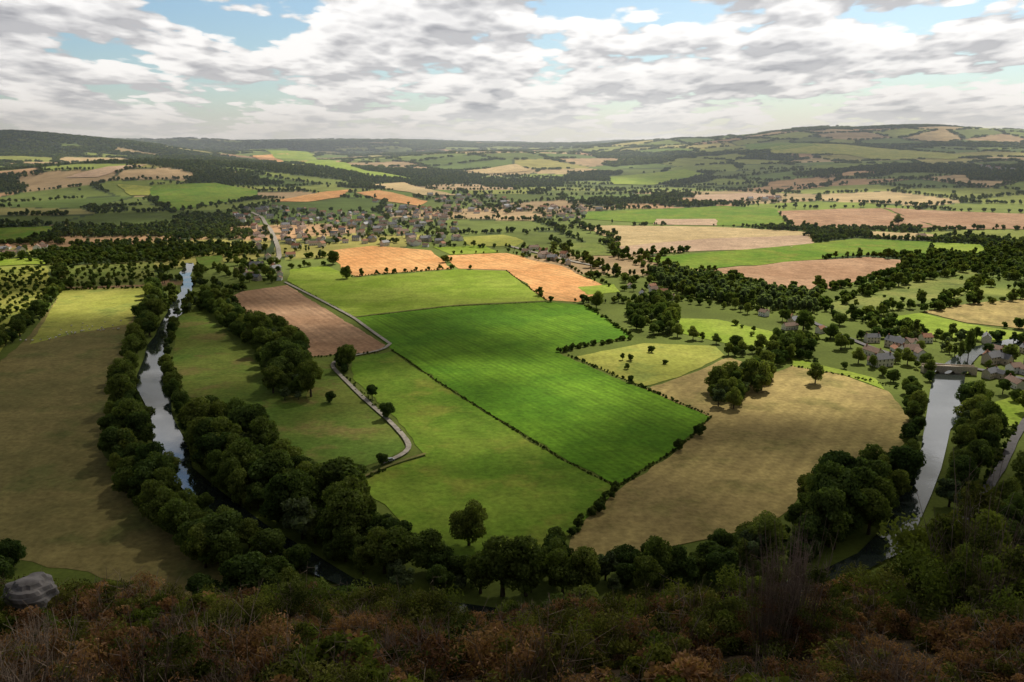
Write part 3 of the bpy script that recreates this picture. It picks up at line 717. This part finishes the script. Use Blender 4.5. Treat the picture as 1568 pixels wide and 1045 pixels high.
# ------------------------------------------------------------------ sheep
def sheep():
    bm=bmesh.new()
    r=bmesh.ops.create_icosphere(bm,subdivisions=3,radius=1)
    for v in r['verts']:
        c=v.co;c*=1+.05*math.sin(c.x*17)*math.sin(c.y*19);v.co=(c.x*.55,c.y*.3*(1-.1*c.x),.68+c.z*.3+.05*abs(c.x))
    r=bmesh.ops.create_icosphere(bm,subdivisions=2,radius=1)
    hv=r['verts']
    for v in hv:
        c=v.co;v.co=(.72+c.x*.18,c.y*.1*(1-.3*c.x),.62+c.z*.12-c.x*.1)
    for f in set(f for v in hv for f in v.link_faces):f.material_index=1
    for x in(-.36,.34):
        for y_ in(-.15,.15):
            r=bmesh.ops.create_cone(bm,cap_ends=True,segments=6,radius1=.035,radius2=.07,depth=.5)
            for v in r['verts']:
                v.co+=Vector((x,y_,.25))
                for f in v.link_faces:f.material_index=1
    me=bpy.data.meshes.new('sheep');bm.to_mesh(me);bm.free()
    me.materials.append(simplemat('wool',(.78,.74,.66),.95,.1,5));me.materials.append(simplemat('sheep_face',(.25,.2,.16),.9));return me
SHP=coll('sheep_kind',[sheep()])
pl=S("50,520 70,505 130,495 195,490 190,505 110,514 50,528");x,y=poly_pts(pl,9);k=rng.uniform(0,1,len(x))<.45
x2,y2=line_pts(S("30,523 70,521 130,508 185,505"),4,2)
x=np.concatenate([x[k],x2]);y=np.concatenate([y[k],y2]);scatter_xy('sheep_flock',x,y,np.full(len(x),1.4),1,SHP,zoff=.15)
# ------------------------------------------------------------------ sun, sky, clouds
EL=math.radians(46);AZ=math.radians(28)
sd=Vector((math.sin(AZ)*math.cos(EL),math.cos(AZ)*math.cos(EL),math.sin(EL)))
L=bpy.data.lights.new('sun','SUN');L.energy=5.0;L.angle=math.radians(.53);L.color=(1,.94,.84)
o=link(bpy.data.objects.new('sun',L));o.rotation_euler=(-sd).to_track_quat('-Z','Y').to_euler()
w=bpy.data.worlds.new('World');scene.world=w;w.use_nodes=True;nt=NT(w.node_tree);nt.n.clear()
try: w.cycles.sampling_method='NONE'
except Exception: pass
out=nt.node('ShaderNodeOutputWorld');bg=nt.node('ShaderNodeBackground')
sky=nt.node('ShaderNodeTexSky');sky.sky_type='NISHITA';sky.sun_disc=False;sky.sun_elevation=EL;sky.sun_rotation=AZ;sky.altitude=200
sk=nt.mix(1,sky.outputs[0],(.090,.105,.110,1),'MULTIPLY')
tc=nt.node('ShaderNodeTexCoord');sp=nt.node('ShaderNodeSeparateXYZ');nt.l.new(tc.outputs['Generated'],sp.inputs[0])
zc=nt.math('ADD',nt.math('MAXIMUM',sp.outputs[2],0.0),.13)
px=nt.math('DIVIDE',sp.outputs[0],zc);py=nt.math('DIVIDE',sp.outputs[1],zc)
def vec(dy):
    c=nt.node('ShaderNodeCombineXYZ');nt.l.new(nt.math('ADD',px,7.1),c.inputs[0]);nt.l.new(nt.math('MULTIPLY',py,.72*dy),c.inputs[1]);nt.l.new(nt.math('MULTIPLY',sp.outputs[2],2.),c.inputs[2]);return c.outputs[0]
v0=vec(1.);v1=vec(.945)
def dens(v):
    a=nt.noise(v,1.7,6,.56);b=nt.noise(v,.5,1,.5)
    vo=nt.node('ShaderNodeTexVoronoi',feature='F1');nt.l.new(v,vo.inputs['Vector']);vo.inputs['Scale'].default_value=3.6
    vo.inputs['Detail'].default_value=2.0;vo.inputs['Roughness'].default_value=.6
    t=nt.math('ADD',nt.math('MULTIPLY',a,.62),nt.math('MULTIPLY',b,.30))
    return nt.math('MULTIPLY_ADD',vo.outputs['Distance'],-.17,nt.math('ADD',t,.278))
gap=nt.math('MULTIPLY',nt.mr(sp.outputs[2],.20,.32,0,.16),nt.mr(sp.outputs[0],.1,-.25,0,1))
d0=nt.math('SUBTRACT',dens(v0),gap);d1=nt.math('SUBTRACT',dens(v1),gap)
cover=nt.mr(d0,.475,.525)
lit=nt.math('MULTIPLY_ADD',nt.math('SUBTRACT',d0,d1),7.5,.50,clamp=True)
thick=nt.mr(d0,.55,.70,1,.0)
lf=nt.math('ADD',nt.math('MULTIPLY',lit,.75),nt.math('MULTIPLY',thick,.38),clamp=True)
ccol=nt.mix(lf,(.24,.25,.295,1),(1.10,1.09,1.08,1))
hz=nt.mr(sp.outputs[2],-.01,.06,.65,.0)
allc=nt.mix(cover,sk,ccol)
allc=nt.mix(hz,allc,(.76,.79,.83,1))
dk=nt.math('MULTIPLY',nt.mr(sp.outputs[2],.32,.6,1,.30),nt.mr(sp.outputs[1],-.5,.2,.5,1))
fin=nt.node('ShaderNodeVectorMath',operation='SCALE');nt.l.new(allc,fin.inputs[0]);nt.l.new(dk,fin.inputs[3])
nt.l.new(fin.outputs[0],bg.inputs[0]);bg.inputs[1].default_value=1.0;nt.l.new(bg.outputs[0],out.inputs[0])
# cloud layer out of view, added and holed to place sun and shade below
CZ=2000.;off=np.array([sd.x,sd.y])/sd.z*(CZ+15)
xs=np.arange(-6000,7400,30.);ys=np.arange(-1200,10300,30.);CX,CY=np.meshgrid(xs,ys);gx=CX.ravel()-off[0];gy=CY.ravel()-off[1]
tr=np.full(gx.shape,.10)+.07*(fbm(gx/120.,gy/120.,88.,3)-.3)
HOLES=[(700,400,330,150,.95),(560,400,200,130,.9),(860,430,220,130,.95),(960,490,130,95,.95),(860,488,95,42,.95),(720,475,90,25,.5),(870,600,44,52,1.),(775,568,60,28,.9),(690,660,75,42,.65),(630,590,60,35,.55),
(1040,540,100,55,.95),(1130,510,170,70,.95),(150,462,110,75,.95),(1290,590,100,44,1.),(1180,620,75,32,.65),(1200,400,600,330,.95),(1400,470,350,190,.95),(1500,540,180,110,.95),(1500,640,60,60,.65),(440,485,75,55,.75),(500,360,400,200,.95),(40,400,200,120,.8),(350,560,70,60,.4),(1100,330,900,500,.95),(600,770,60,30,.4),(740,760,50,30,.3),(1180,740,60,25,.3)]
for u,v,rx,ry,wt in HOLES:
    cx,cy=sight(u,v);q=((gx-cx)/rx)**2+((gy-cy)/ry)**2
    q=q*(.7+.6*fbm(gx/60.,gy/60.,31.,3))
    tr=np.maximum(tr,wt*np.exp(-q**1.8*.7))
tr=np.maximum(tr,.75*gs(gx,gy,0,10,80,80))  # opening added so the sun brightens the near heath
farn=np.clip((fbm(gx/1300.,gy/900.,40.,3)-.36)/.14,0.3,1)*.97
fw=np.clip((np.hypot(gx,gy)-1700)/700,0,1);tr=tr*(1-fw)+farn*fw
tr=np.clip(tr,0.03,1)
zz=CZ+30*fbm(gx/500.,gy/500.,60.,3)
rr=np.hypot(CX.ravel(),CY.ravel())
V=np.column_stack([CX.ravel(),CY.ravel(),zz]);na_,nr_=len(xs),len(ys)
ii,jj=np.meshgrid(np.arange(na_-1),np.arange(nr_-1));q=(jj*na_+ii).ravel();FQ=np.stack([q,q+1,q+na_+1,q+na_],1)
FQ=FQ[rr[FQ].max(1)<10600]
me=bpy.data.meshes.new('cloud_shade_sheet');me.vertices.add(len(V));me.vertices.foreach_set('co',V.astype(np.float32).ravel())
nf=len(FQ);me.loops.add(nf*4);me.loops.foreach_set('vertex_index',FQ.ravel().astype(np.int32));me.polygons.add(nf);me.polygons.foreach_set('loop_start',(np.arange(nf)*4).astype(np.int32))
a=me.attributes.new('thin','FLOAT','POINT');a.data.foreach_set('value',tr.astype(np.float32));me.update(calc_edges=True)
me.polygons.foreach_set('use_smooth',np.ones(len(me.polygons),bool))
m,nt,out=newmat('shade_sheet_mat');at=nt.node('ShaderNodeAttribute',attribute_name='thin')
t_=nt.node('ShaderNodeBsdfTransparent');tl=nt.node('ShaderNodeBsdfTranslucent');tl.inputs[0].default_value=(.26,.26,.27,1);df=nt.node('ShaderNodeBsdfDiffuse');df.inputs[0].default_value=(.5,.5,.5,1)
ad=nt.node('ShaderNodeMixShader');ad.inputs[0].default_value=.5;nt.l.new(tl.outputs[0],ad.inputs[1]);nt.l.new(df.outputs[0],ad.inputs[2])
mx=nt.node('ShaderNodeMixShader');nt.l.new(at.outputs['Fac'],mx.inputs[0]);nt.l.new(ad.outputs[0],mx.inputs[1]);nt.l.new(t_.outputs[0],mx.inputs[2]);nt.l.new(mx.outputs[0],out.inputs[0])
me.materials.append(m);link(bpy.data.objects.new('cloud_shade_sheet',me))
# thin summer haze lying over the far country
V=[];Fc=[];mi=[];box(V,Fc,mi,-9500,9500,1100,14000,-60,480,0)
m,nt,out=newmat('haze_air');vs_=nt.node('ShaderNodeVolumeScatter');vs_.inputs['Color'].default_value=(.80,.89,1,1);vs_.inputs['Density'].default_value=1.05e-4;vs_.inputs['Anisotropy'].default_value=.35
nt.l.new(vs_.outputs[0],out.inputs['Volume'])
link(bpy.data.objects.new('haze',mkmesh('haze',V,Fc,[m],mi)))
# ------------------------------------------------------------------ camera
cam=bpy.data.cameras.new('camera');cam.lens=28;cam.sensor_width=36;cam.clip_end=60000;cam.clip_start=.1
o=link(bpy.data.objects.new('camera',cam));o.location=(0,0,EYE);o.rotation_euler=(math.radians(90)-PITCH,0,0);scene.camera=o
scene.view_settings.view_transform='Standard';scene.view_settings.look='None';scene.view_settings.exposure=0
